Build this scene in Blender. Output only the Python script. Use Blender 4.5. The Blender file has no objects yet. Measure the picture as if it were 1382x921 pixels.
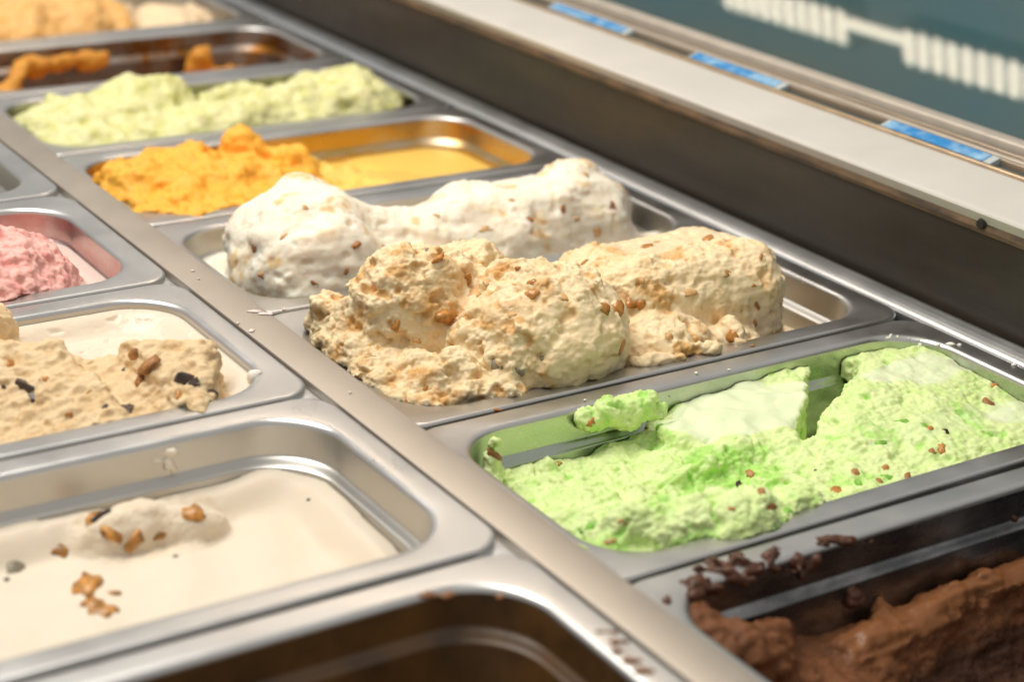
import bpy, bmesh, math, random
import numpy as np
from mathutils import Vector, Matrix
from mathutils.bvhtree import BVHTree

random.seed(7)
scene = bpy.context.scene
COL = scene.collection

# ------------------------------------------------------------------ camera
CAM = np.array([-0.37505701, -1.18200788, 0.37042375])
RM = np.array([[0.84102303, -0.53955945, 0.03944449],
               [0.17407976, 0.33893226, 0.92456539],
               [0.512227, 0.7707143, -0.37897621]])          # rows: right, up, forward
FPX = 2453.02                                                # focal length in photo pixels (1382 wide)
cd = bpy.data.cameras.new('camera')
cam = bpy.data.objects.new('camera', cd)
COL.objects.link(cam)
m = Matrix.Identity(4)
for i in range(3):
    m[i][0], m[i][1], m[i][2], m[i][3] = RM[0][i], RM[1][i], -RM[2][i], CAM[i]
cam.matrix_world = m
cd.sensor_width = 36.0
cd.lens = 36.0 * FPX / 1382.0
cd.clip_start, cd.clip_end = 0.02, 30
cd.dof.use_dof = True
cd.dof.focus_distance = 0.935
cd.dof.aperture_fstop = 6.3
scene.camera = cam

# ------------------------------------------------------------------ light
world = bpy.data.worlds.new('World')
scene.world = world
world.use_nodes = True
bg = world.node_tree.nodes['Background']
bg.inputs[0].default_value = (1.0, 0.97, 0.93, 1)
bg.inputs[1].default_value = 0.53


def area_light(name, loc, target, sx, sy, power, color):
    ld = bpy.data.lights.new(name, 'AREA')
    ld.shape, ld.size, ld.size_y, ld.energy, ld.color = 'RECTANGLE', sx, sy, power, color
    o = bpy.data.objects.new(name, ld)
    COL.objects.link(o)
    o.location = loc
    o.rotation_euler = (Vector(target) - Vector(loc)).to_track_quat('-Z', 'Y').to_euler()
    return o


area_light('ceiling_light', (-0.35, 0.05, 1.6), (0.08, -0.38, 0), 0.75, 0.95, 28.0, (1.0, 0.95, 0.87))

vs = scene.view_settings
vs.view_transform, vs.look, vs.exposure, vs.gamma = 'Standard', 'None', 0.0, 1.0
vs.use_curve_mapping = False
scene.render.engine = 'CYCLES'
scene.cycles.use_denoising = True
scene.cycles.max_bounces = 8
scene.cycles.caustics_reflective = False
scene.cycles.caustics_refractive = False
scene.cycles.sample_clamp_indirect = 6.0

# ------------------------------------------------------------------ dimensions (metres)
P = 0.167                 # spacing of the pans along the case
H = 0.0255                # the staff-side row and the divider stand this much higher
RX0, RX1 = 0.018, 0.349   # customer-side row, pan ends
LX1 = -0.0225
LX0 = LX1 - 0.331
YL = -0.1573
FL = 0.0145               # flange width
DEPTH = 0.075


# ------------------------------------------------------------------ numpy noise and surface tools
_rng = np.random.default_rng(11)
PERM = _rng.permutation(512).astype(np.int32)
GR = _rng.normal(size=(512, 3)).astype(np.float32)
GR /= np.linalg.norm(GR, axis=1)[:, None]
JIT = _rng.random((512, 3)).astype(np.float32)


def _hash(ix, iy, iz):
    return PERM[(PERM[(PERM[ix & 511] + iy) & 511] + iz) & 511]


def perlin(p, s, seed=0):
    q = p.astype(np.float32) / np.asarray(s, np.float32) + np.float32(seed * 17.31)
    f0 = np.floor(q)
    i = f0.astype(np.int32)
    f = q - f0
    u = f * f * f * (f * (f * 6 - 15) + 10)
    r = 0
    for dx in (0, 1):
        wx = u[:, 0] if dx else 1 - u[:, 0]
        for dy in (0, 1):
            wy = u[:, 1] if dy else 1 - u[:, 1]
            for dz in (0, 1):
                wz = u[:, 2] if dz else 1 - u[:, 2]
                g = GR[_hash(i[:, 0] + dx, i[:, 1] + dy, i[:, 2] + dz)]
                dot = g[:, 0] * (f[:, 0] - dx) + g[:, 1] * (f[:, 1] - dy) + g[:, 2] * (f[:, 2] - dz)
                r = r + wx * wy * wz * dot
    return r * 1.5


def fbm(p, s, octv=3, seed=0, gain=0.5):
    a, t, s = 1.0, 0, np.asarray(s, np.float32)
    for k in range(octv):
        t = t + a * perlin(p, s, seed + k)
        s = s / 2.03
        a *= gain
    return t


def worley(p, s, seed=0):
    q = p.astype(np.float32) / np.asarray(s, np.float32) + np.float32(seed * 9.7)
    i = np.floor(q - .5).astype(np.int32)
    best = np.full(len(q), 9.0, np.float32)
    for dx in (0, 1):
        for dy in (0, 1):
            for dz in (0, 1):
                c = i + np.array([dx, dy, dz], np.int32)
                d = c + (.2 + .6 * JIT[_hash(c[:, 0], c[:, 1], c[:, 2])]) - q
                best = np.minimum(best, np.einsum('ij,ij->i', d, d))
    return np.sqrt(best)


def sstep(a, b, x):
    t = np.clip((x - a) / (b - a), 0, 1)
    return t * t * (3 - 2 * t)


def smin(a, b, k):
    h = np.clip(0.5 + 0.5 * (b - a) / k, 0, 1)
    return b + (a - b) * h - k * h * (1 - h)


def smax(a, b, k):
    return -smin(-a, -b, k)


def ell(G, c, r, rz=0.0, tilt=0.0):
    x, y, z = G[0] - c[0], G[1] - c[1], G[2] - c[2]
    if rz:
        cs, sn = math.cos(rz), math.sin(rz)
        x, y = x * cs + y * sn, -x * sn + y * cs
    if tilt:
        cs, sn = math.cos(tilt), math.sin(tilt)
        x, z = x * cs + z * sn, -x * sn + z * cs
    k0 = np.sqrt((x / r[0]) ** 2 + (y / r[1]) ** 2 + (z / r[2]) ** 2)
    k1 = np.sqrt((x / r[0] ** 2) ** 2 + (y / r[1] ** 2) ** 2 + (z / r[2] ** 2) ** 2) + 1e-6
    return k0 * (k0 - 1) / k1


def cap(G, a, b, ra, rb):
    a, b = np.array(a), np.array(b)
    d = b - a
    t = np.clip(((G[0] - a[0]) * d[0] + (G[1] - a[1]) * d[1] + (G[2] - a[2]) * d[2]) / (d @ d), 0, 1)
    return np.sqrt((G[0] - a[0] - t * d[0]) ** 2 + (G[1] - a[1] - t * d[1]) ** 2 + (G[2] - a[2] - t * d[2]) ** 2) - (ra + (rb - ra) * t)


def rbox(G, c, hs, rad, rz=0.0, tilt=0.0, pitch=0.0):
    x, y, z = G[0] - c[0], G[1] - c[1], G[2] - c[2]
    if rz:
        cs, sn = math.cos(rz), math.sin(rz)
        x, y = x * cs + y * sn, -x * sn + y * cs
    if tilt:
        cs, sn = math.cos(tilt), math.sin(tilt)
        x, z = x * cs + z * sn, -x * sn + z * cs
    if pitch:
        cs, sn = math.cos(pitch), math.sin(pitch)
        y, z = y * cs + z * sn, -y * sn + z * cs
    qx, qy, qz = np.abs(x) - hs[0] + rad, np.abs(y) - hs[1] + rad, np.abs(z) - hs[2] + rad
    return np.sqrt(np.maximum(qx, 0) ** 2 + np.maximum(qy, 0) ** 2 + np.maximum(qz, 0) ** 2) + np.minimum(np.maximum(qx, np.maximum(qy, qz)), 0) - rad


def nets(D, org, v):
    """naive surface nets: verts (N,3), quads (M,4)"""
    S = D < 0
    nx, ny, nz = D.shape
    n = np.zeros((nx - 1, ny - 1, nz - 1), np.int8)
    for dx in (0, 1):
        for dy in (0, 1):
            for dz in (0, 1):
                n += S[dx:nx - 1 + dx, dy:ny - 1 + dy, dz:nz - 1 + dz]
    cells = np.argwhere((n > 0) & (n < 8))
    idx = np.full(n.shape, -1, np.int32)
    idx[cells[:, 0], cells[:, 1], cells[:, 2]] = np.arange(len(cells))
    acc = np.zeros((len(cells), 3), np.float32)
    cnt = np.zeros(len(cells), np.float32)
    cor = np.array([[a, b, c] for a in (0, 1) for b in (0, 1) for c in (0, 1)])
    val = np.stack([D[cells[:, 0] + c[0], cells[:, 1] + c[1], cells[:, 2] + c[2]] for c in cor], 1)
    for a in range(8):
        for b in range(a + 1, 8):
            if np.abs(cor[a] - cor[b]).sum() != 1:
                continue
            va, vb = val[:, a], val[:, b]
            mk = (va < 0) != (vb < 0)
            t = np.where(mk, va / np.where(mk, va - vb, 1), 0)
            acc += mk[:, None] * (cor[a] + t[:, None] * (cor[b] - cor[a]))
            cnt += mk
    V = (cells + acc / cnt[:, None]) * v + np.asarray(org)
    F = []
    for ax in range(3):
        o = [(1, 0, 0), (0, 1, 0), (0, 0, 1)][ax]
        b, c = [i for i in range(3) if i != ax]
        s0 = S[:nx - o[0], :ny - o[1], :nz - o[2]]
        s1 = S[o[0]:, o[1]:, o[2]:]
        e = np.argwhere(s0 != s1)
        e = e[(e[:, b] > 0) & (e[:, c] > 0) & (e[:, b] < D.shape[b] - 1) & (e[:, c] < D.shape[c] - 1)]
        fl = s0[e[:, 0], e[:, 1], e[:, 2]]
        eb, ec = np.zeros(3, int), np.zeros(3, int)
        eb[b], ec[c] = 1, 1
        g = lambda q: idx[q[:, 0], q[:, 1], q[:, 2]]
        quad = np.stack([g(e - eb - ec), g(e - ec), g(e), g(e - eb)], 1)
        flip = fl if ax != 1 else ~fl
        quad = np.where(flip[:, None], quad, quad[:, ::-1])
        F.append(quad)
    return V.astype(np.float32), np.concatenate(F)


def vnormals(V, F):
    n = np.cross(V[F[:, 2]] - V[F[:, 0]], V[F[:, 3]] - V[F[:, 1]])
    N = np.zeros_like(V)
    for k in range(4):
        for c in range(3):
            N[:, c] += np.bincount(F[:, k], n[:, c], len(V))
    return N / (np.linalg.norm(N, axis=1)[:, None] + 1e-12)


def mesh_from(name, V, F, mat, smooth=True):
    me = bpy.data.meshes.new(name)
    V, F = np.asarray(V, np.float32), np.asarray(F, np.int32)
    k = F.shape[1]
    me.vertices.add(len(V))
    me.vertices.foreach_set('co', V.ravel())
    me.loops.add(F.size)
    me.loops.foreach_set('vertex_index', F.ravel())
    me.polygons.add(len(F))
    me.polygons.foreach_set('loop_start', np.arange(0, F.size, k, dtype=np.int32))
    me.polygons.foreach_set('use_smooth', np.full(len(F), smooth))
    me.update(calc_edges=True)
    me.validate()
    if mat:
        me.materials.append(mat)
    return me


def link(name, me, parent=None):
    o = bpy.data.objects.new(name, me)
    COL.objects.link(o)
    if parent:
        o.parent = parent
    return o


def tag(o, label=None, cat=None, group=None, kind=None):
    for k, v in (('label', label), ('category', cat), ('group', group), ('kind', kind)):
        if v:
            o[k] = v
    return o


def ray(px, py):
    d = np.array([px - 691.0, 460.5 - py, FPX]) @ RM
    return Vector(CAM), Vector(d / np.linalg.norm(d))


# ------------------------------------------------------------------ materials
class NT:
    def __init__(self, name):
        self.mat = bpy.data.materials.new(name)
        self.mat.use_nodes = True
        self.t = self.mat.node_tree
        self.b = self.t.nodes['Principled BSDF']
        self.geo = None

    def n(self, typ, **kw):
        nd = self.t.nodes.new(typ)
        for k, v in kw.items():
            setattr(nd, k, v)
        return nd

    def put(self, sock, v):
        if isinstance(v, bpy.types.NodeSocket):
            self.t.links.new(v, sock)
        else:
            sock.default_value = v

    def pos(self, scale=(1, 1, 1)):
        if self.geo is None:
            self.geo = self.n('ShaderNodeNewGeometry')
        mp = self.n('ShaderNodeMapping')
        mp.inputs['Scale'].default_value = scale
        self.t.links.new(self.geo.outputs['Position'], mp.inputs[0])
        return mp.outputs[0]

    def noise(self, scale, detail=3, rough=0.55, sc=(1, 1, 1)):
        nd = self.n('ShaderNodeTexNoise')
        self.t.links.new(self.pos(sc), nd.inputs['Vector'])
        nd.inputs['Scale'].default_value = scale
        nd.inputs['Detail'].default_value = detail
        nd.inputs['Roughness'].default_value = rough
        return nd.outputs['Fac']

    def ramp(self, f, a, b, lo=0.0, hi=1.0):
        nd = self.n('ShaderNodeMapRange')
        nd.clamp = True
        self.put(nd.inputs[0], f)
        for i, v in enumerate((a, b, lo, hi)):
            nd.inputs[i + 1].default_value = v
        return nd.outputs[0]

    def mix(self, f, a, b):
        nd = self.n('ShaderNodeMix', data_type='RGBA')
        self.put(nd.inputs[0], f)
        for s, v in ((nd.inputs[6], a), (nd.inputs[7], b)):
            self.put(s, v if isinstance(v, bpy.types.NodeSocket) else (*v, 1))
        return nd.outputs[2]

    def attr(self, name):
        nd = self.n('ShaderNodeAttribute', attribute_name=name)
        return nd.outputs['Fac']

    def math(self, op, a, b=0.0):
        nd = self.n('ShaderNodeMath', operation=op)
        self.put(nd.inputs[0], a)
        self.put(nd.inputs[1], b)
        return nd.outputs[0]

    def bump(self, f, dist, strength=1.0, prev=None):
        nd = self.n('ShaderNodeBump')
        self.put(nd.inputs['Height'], f)
        nd.inputs['Distance'].default_value = dist
        nd.inputs['Strength'].default_value = strength
        if prev is not None:
            self.t.links.new(prev, nd.inputs['Normal'])
        self.t.links.new(nd.outputs[0], self.b.inputs['Normal'])
        return nd.outputs[0]

    def set(self, **kw):
        for k, v in kw.items():
            s = self.b.inputs[k.replace('_', ' ')]
            if isinstance(v, tuple) and len(v) == 3 and k != 'Subsurface_Radius':
                v = (*v, 1)
            self.put(s, v)
        return self


def ice_mat(name, light, deep, melt, rad=(1, .6, .35), swirl=None, rough=0.5, sss=0.40, fine=0.00035, spec=0.35):
    """torn ice cream: pale and saturated patches, 'melt' attribute marks the smooth melted skin"""
    t = NT(name)
    n1 = t.noise(95, 4, .6)
    n2 = t.noise(420, 3, .6)
    f = t.math('ADD', t.math('MULTIPLY', n1, .8), t.math('MULTIPLY', n2, .2))
    torn = t.mix(t.ramp(f, .46, .66), light, deep)
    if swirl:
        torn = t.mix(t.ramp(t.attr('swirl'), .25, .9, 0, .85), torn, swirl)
    mf = t.ramp(t.math('ADD', t.attr('melt'), t.math('MULTIPLY', t.math('SUBTRACT', n1, .5), .5)), .35, .7)
    col = t.mix(mf, torn, melt)
    t.set(Base_Color=col, Roughness=t.ramp(mf, 0, 1, rough, rough * .62), Specular_IOR_Level=spec,
          Subsurface_Weight=sss, Subsurface_Radius=rad, Subsurface_Scale=0.0024)
    h = t.math('MULTIPLY', t.noise(900, 4, .62), t.ramp(mf, 0, 1, 1.0, .12))
    pit = t.n('ShaderNodeTexVoronoi')
    t.t.links.new(t.pos(), pit.inputs['Vector'])
    pit.inputs['Scale'].default_value = 330
    p2 = t.math('MULTIPLY', t.ramp(pit.outputs['Distance'], .1, .55), t.ramp(mf, 0, 1, .8, .05))
    t.bump(t.math('ADD', h, p2), fine * 1.5, .6)
    return t.mat


def plain(name, col, rough=.5, metal=0.0, var=0.0, vs_=60, bump=0.0, bs=400, spec=.5, sss=0.0, sc=(1, 1, 1)):
    t = NT(name)
    c = col
    if var:
        c = t.mix(t.ramp(t.noise(vs_, 4, .6, sc), .3, .7), tuple(x * (1 - var) for x in col), tuple(min(1, x * (1 + var)) for x in col))
    t.set(Base_Color=c, Roughness=rough, Metallic=metal, Specular_IOR_Level=spec)
    if sss:
        t.set(Subsurface_Weight=sss, Subsurface_Radius=(1, .5, .25), Subsurface_Scale=.003)
    if bump:
        t.bump(t.noise(bs, 3, .6, sc), bump, 1.0)
    return t.mat


def steel_mat(name, col=(.615, .61, .595), rough=.35, smudge=.15, sc=(1, 6, 1), dirt=None, reflect_tint=None):
    t = NT(name)
    n = t.noise(22, 4, .6)
    br = t.noise(300, 3, .6, sc)
    c = t.mix(t.ramp(n, .35, .7), tuple(x * .95 for x in col), col)
    if dirt:
        dn = t.noise(30, 5, .65)
        c = t.mix(t.ramp(dn, .50, .62), c, dirt)
    if reflect_tint:  # patchy tint imitating the ice cream reflected in the wall
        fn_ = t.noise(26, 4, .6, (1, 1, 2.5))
        c = t.mix(t.ramp(fn_, .3, .6, .45, 1.0), c, reflect_tint)
    r = t.math('ADD', t.ramp(n, .3, .7, rough - smudge * .5, rough + smudge * .5), t.ramp(br, .3, .7, -.025, .025))
    t.set(Base_Color=c, Metallic=1.0, Roughness=r)
    t.bump(t.noise(9, 2, .5), .0012, .22)
    return t.mat


STEEL = steel_mat('pan_steel')
RAIL = steel_mat('divider_steel', (.50, .445, .38), .52, .10, (6, .6, 1))
FRAME = steel_mat('frame_steel', (.68, .70, .71), .38, .08)
BITM = {
    'almond': plain('roasted_nut', (.40, .175, .05), .45, var=.45, vs_=260, bump=.0004, bs=700),
    'caramel': plain('caramel_bit', (.48, .205, .04), .28, var=.4, vs_=240, bump=.0003, sss=.25),
    'pale': plain('pale_nut', (.62, .36, .14), .45, var=.35, vs_=260, bump=.0003),
    'dark': plain('dark_chip', (.050, .027, .016), .32, var=.5, vs_=200, bump=.0003),
    'raisin': plain('candied_fruit', (.46, .21, .04), .3, var=.75, vs_=190, bump=.0006, bs=350, sss=.3),
    'green': plain('pistachio_bit', (.22, .50, .06), .4, var=.35, vs_=240, bump=.0003, sss=.2),
    'grey': plain('grey_nut', (.26, .22, .15), .45, var=.35, vs_=240, bump=.0003),
}


# ------------------------------------------------------------------ steel pans
def rrect(x0, x1, y0, y1, r, seg=12, runs=False):
    pts = []
    for cx, cy, a0 in ((x1 - r, y1 - r, 0), (x0 + r, y1 - r, 90), (x0 + r, y0 + r, 180), (x1 - r, y0 + r, 270)):
        for k in range(seg + 1):
            a = math.radians(a0 + 90 * k / seg)
            pts.append((cx + r * math.cos(a), cy + r * math.sin(a)))
    if not runs:
        return pts
    out, n = [], len(pts)
    for k in range(n):
        out.append(pts[k])
        if (k + 1) % (seg + 1) == 0:
            a, b = pts[k], pts[(k + 1) % n]
            out += [(a[0] + (b[0] - a[0]) * t, a[1] + (b[1] - a[1]) * t) for t in (.02, .15, .5, .85, .98)]
    return out


def loft(rings, cap_last=False):
    V, F, n = [], [], len(rings[0][0])
    for pts, z in rings:
        V += [(x, y, z) for x, y in pts]
    for k in range(len(rings) - 1):
        for i in range(n):
            j = (i + 1) % n
            F.append((k * n + i, k * n + j, (k + 1) * n + j, (k + 1) * n + i))
    bm = bmesh.new()
    vs_ = [bm.verts.new(v) for v in V]
    for f in F:
        bm.faces.new([vs_[i] for i in f])
    if cap_last:
        bm.faces.new([vs_[(len(rings) - 1) * n + i] for i in range(n)])
    return bm


def bm_mesh(name, bm, mat, smooth=True):
    bmesh.ops.recalc_face_normals(bm, faces=bm.faces)
    me = bpy.data.meshes.new(name)
    bm.to_mesh(me)
    bm.free()
    for p_ in me.polygons:
        p_.use_smooth = smooth
    me.materials.append(mat)
    return me


STEP = 0.019


def pan_inset(z):
    """how far the wall has moved in at depth -z below the flange"""
    d = -z
    return 0.0025 * sstep(0, .004, d) + 0.0012 * np.clip(d / STEP, 0, 1) + 0.0038 * sstep(STEP, STEP + .004, d) + 0.008 * np.clip((d - STEP) / .06, 0, 1)


def make_pan_meshes(mat):
    L, W = 0.331, 0.1638
    x0, x1, y0, y1 = 0, L, -W, 0
    def ring(ins, r):
        return rrect(x0 + ins, x1 - ins, y0 + ins, y1 - ins, r, 14, True)
    rim = [(ring(.0004, .0156), -.008)] + [(ring(.0016 * (1 - math.cos(math.radians(t))), .016), -.0016 * (1 - math.sin(math.radians(t)))) for t in (0, 22, 45, 67, 90)]
    rim += [(ring(.0022, .0162), .0), (ring(.0065, .020), .0), (ring(FL - .0045, .029), -.0001), (ring(FL - .0036, .030), -.0002)]
    for t in (15, 30, 45, 60, 75, 90):                           # rounded lip into the basin
        a = math.radians(t)
        rim.append((ring(FL - .0030 + .0030 * math.sin(a), .031), -.0002 - .0030 * (1 - math.cos(a))))
    bas = [(ring(FL, .031), -.0032), (ring(FL + .0001, .031), -.0042), (ring(FL + .0006, .0315), -.010), (ring(FL + .0010, .032), -STEP + .0030), (ring(FL + .0011, .032), -STEP + .0022)]
    for t in (.12, .3, .5, .7, .88, 1.0):
        bas.append((ring(FL + .0011 + .0036 * t, .033), -STEP + .0020 - .0034 * (t * t * (3 - 2 * t))))
    bas += [(ring(FL + .0048, .033), -STEP - .0024), (ring(FL + .0052, .033), -STEP - .005), (ring(FL + .0105, .034), -DEPTH + .016), (ring(FL + .011, .034), -DEPTH + .012), (ring(FL + .014, .033), -DEPTH + .004), (ring(FL + .022, .03), -DEPTH)]
    return bm_mesh('rim', loft(rim), mat), bm_mesh('basin', loft(bas, True), mat)


RIM_ME, BAS_ME = make_pan_meshes(STEEL)
BAS_ME.materials.clear()
BAS_ME.materials.append(steel_mat('basin_steel', (.56, .54, .50), .42, .08))
BAS_BROWN = BAS_ME.copy()
BAS_BROWN.materials.clear()
BAS_BROWN.materials.append(plain('syrup_coat', (.085, .040, .009), .45, var=.6, vs_=35, spec=.6))
BAS_AMBER = BAS_ME.copy()
BAS_AMBER.materials.clear()
BAS_AMBER.materials.append(steel_mat('amber_stained_steel', (.33, .28, .25), .38, .1, dirt=(.26, .11, .02)))


def reflect_tint_basin(name, reflect_tint):  # wall colour painted in for the ice cream mirrored by the steel
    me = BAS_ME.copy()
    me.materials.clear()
    me.materials.append(steel_mat(name, rough=.28, reflect_tint=reflect_tint))
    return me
PANS = {}


def pan(key, x0, y1, z, label, basin=None, rot=0.0):
    e = link('steel_pan', None)
    e.location = (x0, y1, z)
    e.rotation_euler = (random.uniform(-.003, .003), random.uniform(-.0015, .0015), random.uniform(-.003, .003))
    link('rim', RIM_ME, e)
    link('basin', basin or BAS_ME, e)
    tag(e, label, 'pan', 'steel pans set in the display case')
    PANS[key] = (x0, y1, z, e)
    return e


G_ = 0.0016
pan('peach', RX0, 3 * P - G_, 0, 'steel pan holding peach orange ice cream beyond the amber stained pan')
pan('amber', RX0, 2 * P - G_, 0, 'nearly empty steel pan with amber stains and orange scraps', BAS_AMBER)
pan('lime', RX0, P - G_, 0, 'steel pan holding pale lime ice cream between amber and yellow pans', reflect_tint_basin('lime_reflect_tint', (0.5, 0.5, 0.33)))
pan('yellow', RX0, -G_, 0, 'steel pan holding mango yellow ice cream', reflect_tint_basin('yellow_reflect_tint', (.60, .38, .11)))
pan('white', RX0, -P - G_, 0, 'steel pan holding white nut ice cream mounded in a roll')
pan('caramel', RX0, -2 * P - G_, 0, 'steel pan under the big caramel cream mounds')
pan('green', RX0, -3 * P - G_, 0, 'steel pan holding bright green pistachio ice cream', reflect_tint_basin('green_reflect_tint', (.42, .49, .39)))
pan('choc', RX0, -4 * P - G_, 0, 'steel pan with chocolate smears on its rim and inner wall', reflect_tint_basin('chocolate_reflect_tint', (.13, .13, .135)))  # dark grey stands in for chocolate reflected in the wall
pan('back', LX0, YL + P - G_, H, 'steel pan beside the divider next to the pink ice cream pan')
pan('pink', LX0, YL - G_, H, 'steel pan holding pink strawberry ice cream', reflect_tint_basin('pink_reflect_tint', (0.5, 0.3, 0.28)))
pan('chunk', LX0, YL - P - G_, H, 'steel pan holding cream ice cream with chocolate chunks')
pan('flat', LX0, YL - 2 * P - G_, H, 'steel pan holding smooth cream ice cream with candied fruit')
pan('brown', LX0, YL - 3 * P - G_, H, 'steel pan with brown syrup coated inner walls', BAS_BROWN)
bpy.context.view_layer.update()


def pan_sdf(key, G, extra=0.0004):
    """signed distance to the inside of the basin (negative inside), only below the flange"""
    x0, y1, z0, _ = PANS[key]
    r = .031
    zl = G[2] - z0
    ins = FL + np.where(zl < -STEP, .0050 + .006 * np.clip((-zl - STEP) / .055, 0, 1), .0012 * np.clip(-zl / STEP, 0, 1)) - extra
    ins = ins - .10 * sstep(-.0015, .0045, zl)
    hx, hy = .331 / 2 - ins, .1638 / 2 - ins
    qx = np.abs(G[0] - (x0 + .331 / 2)) - hx + r
    qy = np.abs(G[1] - (y1 - .1638 / 2)) - hy + r
    d = np.sqrt(np.maximum(qx, 0) ** 2 + np.maximum(qy, 0) ** 2) + np.minimum(np.maximum(qx, qy), 0) - r
    return np.maximum(d, -(zl + DEPTH - .0008))


# ------------------------------------------------------------------ ice cream builder
BVH = {}
ICE = {}


def ice(key, name, label, mat, v, fn, zmax, rough=None, disp=None, meltf=None, band=.012, xr=None, group=None, over=.004, cat='ice cream', swirlf=None):
    """fn(G) -> coarse signed distance; rough(p) -> noise added on the grid; disp(p, n, melt) -> fine displacement"""
    x0, y1, z0, _ = PANS[key]
    xa, xb = xr or (x0 + FL - over, x0 + .331 - FL + over)
    ya, yb = y1 - .1638 + FL - .014, y1 - FL + .008
    za, zb = z0 - DEPTH - v, z0 + zmax
    xs = np.arange(xa - 2 * v, xb + 2 * v, v, dtype=np.float32)
    ys = np.arange(ya - 2 * v, yb + 2 * v, v, dtype=np.float32)
    zs = np.arange(za - 2 * v, zb + 2 * v, v, dtype=np.float32)
    G = (xs[:, None, None], ys[None, :, None], zs[None, None, :])
    D = np.broadcast_to(fn(G), (len(xs), len(ys), len(zs))).astype(np.float32).copy()
    if rough:
        mk = np.abs(D) < band
        ii = np.argwhere(mk)
        pts = np.stack([xs[ii[:, 0]], ys[ii[:, 1]], zs[ii[:, 2]]], 1)
        D[mk] += rough(pts)
    C = pan_sdf(key, G)
    D = np.maximum(D, C)
    D[0], D[-1], D[:, 0], D[:, -1], D[:, :, 0], D[:, :, -1] = 1, 1, 1, 1, 1, 1
    V, F = nets(D, (xs[0], ys[0], zs[0]), v)
    N = vnormals(V, F)
    melt = meltf(V, N).astype(np.float32) if meltf else np.zeros(len(V), np.float32)
    if disp:
        cl = pan_sdf(key, (V[:, 0], V[:, 1], V[:, 2]))
        free = sstep(-.0002, -.003, cl)[:, None]
        V = V + N * (disp(V, N, melt)[:, None] * free)
    me = mesh_from(name, V, F, mat)
    a = me.attributes.new('melt', 'FLOAT', 'POINT')
    a.data.foreach_set('value', melt[:len(me.vertices)])
    if swirlf is not None:
        a = me.attributes.new('swirl', 'FLOAT', 'POINT')
        a.data.foreach_set('value', swirlf(V).astype(np.float32))
    o = link(name, me)
    tag(o, label, cat, group or 'ice creams in the pans')
    if key in ('caramel', 'white', 'green', 'chunk', 'flat'):
        BVH[key] = BVHTree.FromPolygons(V.tolist(), F[V[F[:, 0], 2] > z0 - .05].tolist())
    ICE[key] = o
    return o


def crumble(p, s, seed=0):
    """pebbly torn surface, positive bulges"""
    return .55 - worley(p, s, seed)


# ------------------------------------------------------------------ display case
def box_bm(bm, x0, x1, y0, y1, z0, z1):
    r = bmesh.ops.create_cube(bm, size=1.0)
    bmesh.ops.scale(bm, vec=(x1 - x0, y1 - y0, z1 - z0), verts=r['verts'])
    bmesh.ops.translate(bm, vec=((x0 + x1) / 2, (y0 + y1) / 2, (z0 + z1) / 2), verts=r['verts'])


def box(name, dims, mat, parent=None, bev=0.0, seg=3):
    bm = bmesh.new()
    box_bm(bm, *dims)
    if bev:
        bmesh.ops.bevel(bm, geom=list(bm.edges), offset=bev, segments=seg, affect='EDGES', profile=.5)
    return link(name, bm_mesh(name, bm, mat, bool(bev)), parent)


def extrude_profile(name, prof, y0, y1, mat, parent=None, closed=True, smooth=False, ny=1):
    V, F, n = [], [], len(prof)
    for k in range(ny + 1):
        y = y0 + (y1 - y0) * k / ny
        V += [(x, y, z) for x, z in prof]
    for k in range(ny):
        for i in range(n if closed else n - 1):
            j = (i + 1) % n
            F.append((k * n + i, k * n + j, (k + 1) * n + j, (k + 1) * n + i))
    bm = bmesh.new()
    vv = [bm.verts.new(v) for v in V]
    for f in F:
        bm.faces.new([vv[i] for i in f])
    if closed:
        bm.faces.new(vv[:n])
        bm.faces.new(vv[ny * n:])
    return link(name, bm_mesh(name, bm, mat, smooth), parent)


YA, YB = -1.15, 0.95
case = link('display_case', None)
case.location = (0, 0, 0)
tag(case, 'long refrigerated ice cream display case with steel divider, dark wall and white ledge', 'display case')

box('divider_rail', (-.0213, 0, YA, YB, -.05, H + .0004), RAIL, case, .0006)
box('support_ledge', (-.0345, -.0216, YA, YB, H - .014, H - .0035), FRAME, case, .001)
extrude_profile('frame_strip', [(.3512, -.014), (.3512, -.0022), (.3520, -.0006), (.3536, .0004), (.3560, .0014), (.3590, .0022), (.3640, .0030), (.3662, .0027), (.3672, .0016), (.3674, -.0005), (.3674, -.014)], YA, YB, FRAME, case, smooth=False)
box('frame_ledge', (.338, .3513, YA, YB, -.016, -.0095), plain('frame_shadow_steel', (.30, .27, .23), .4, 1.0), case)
dark = NT('dark_wall_paint')
stk = dark.noise(5, 3, .5, (1, 1, 9))
spots_ = dark.noise(45, 4, .6, (1, 1, 1.6))
dark.set(Base_Color=dark.mix(dark.ramp(stk, .42, .72), (.030, .025, .019), (.052, .041, .028)), Roughness=dark.ramp(spots_, .3, .7, .34, .5), Specular_IOR_Level=.45)
dark.bump(dark.noise(60, 3, .6), .0006, .5)
box('inner_wall', (.372, .380, YA, YB, -.12, .0545), dark.mat, case)
seal = NT('dirty_seal')
sn = seal.noise(24, 5, .65, (1, 1, 5))
seal.set(Base_Color=seal.mix(seal.ramp(sn, .38, .62), (.060, .042, .026), (.20, .12, .06)), Roughness=.55)
seal.bump(seal.noise(80, 4, .6), .002, .7)
extrude_profile('seal_strip', [(.3705, .0540), (.3698, .0565), (.3712, .0605), (.3705, .0640), (.380, .0643), (.380, .0538)], YA, YB, seal.mat, case)
ledge_m = plain('ledge_paint', (.67, .64, .585), .42, var=.05, vs_=18, bump=.0003, bs=30, spec=.4)
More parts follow.
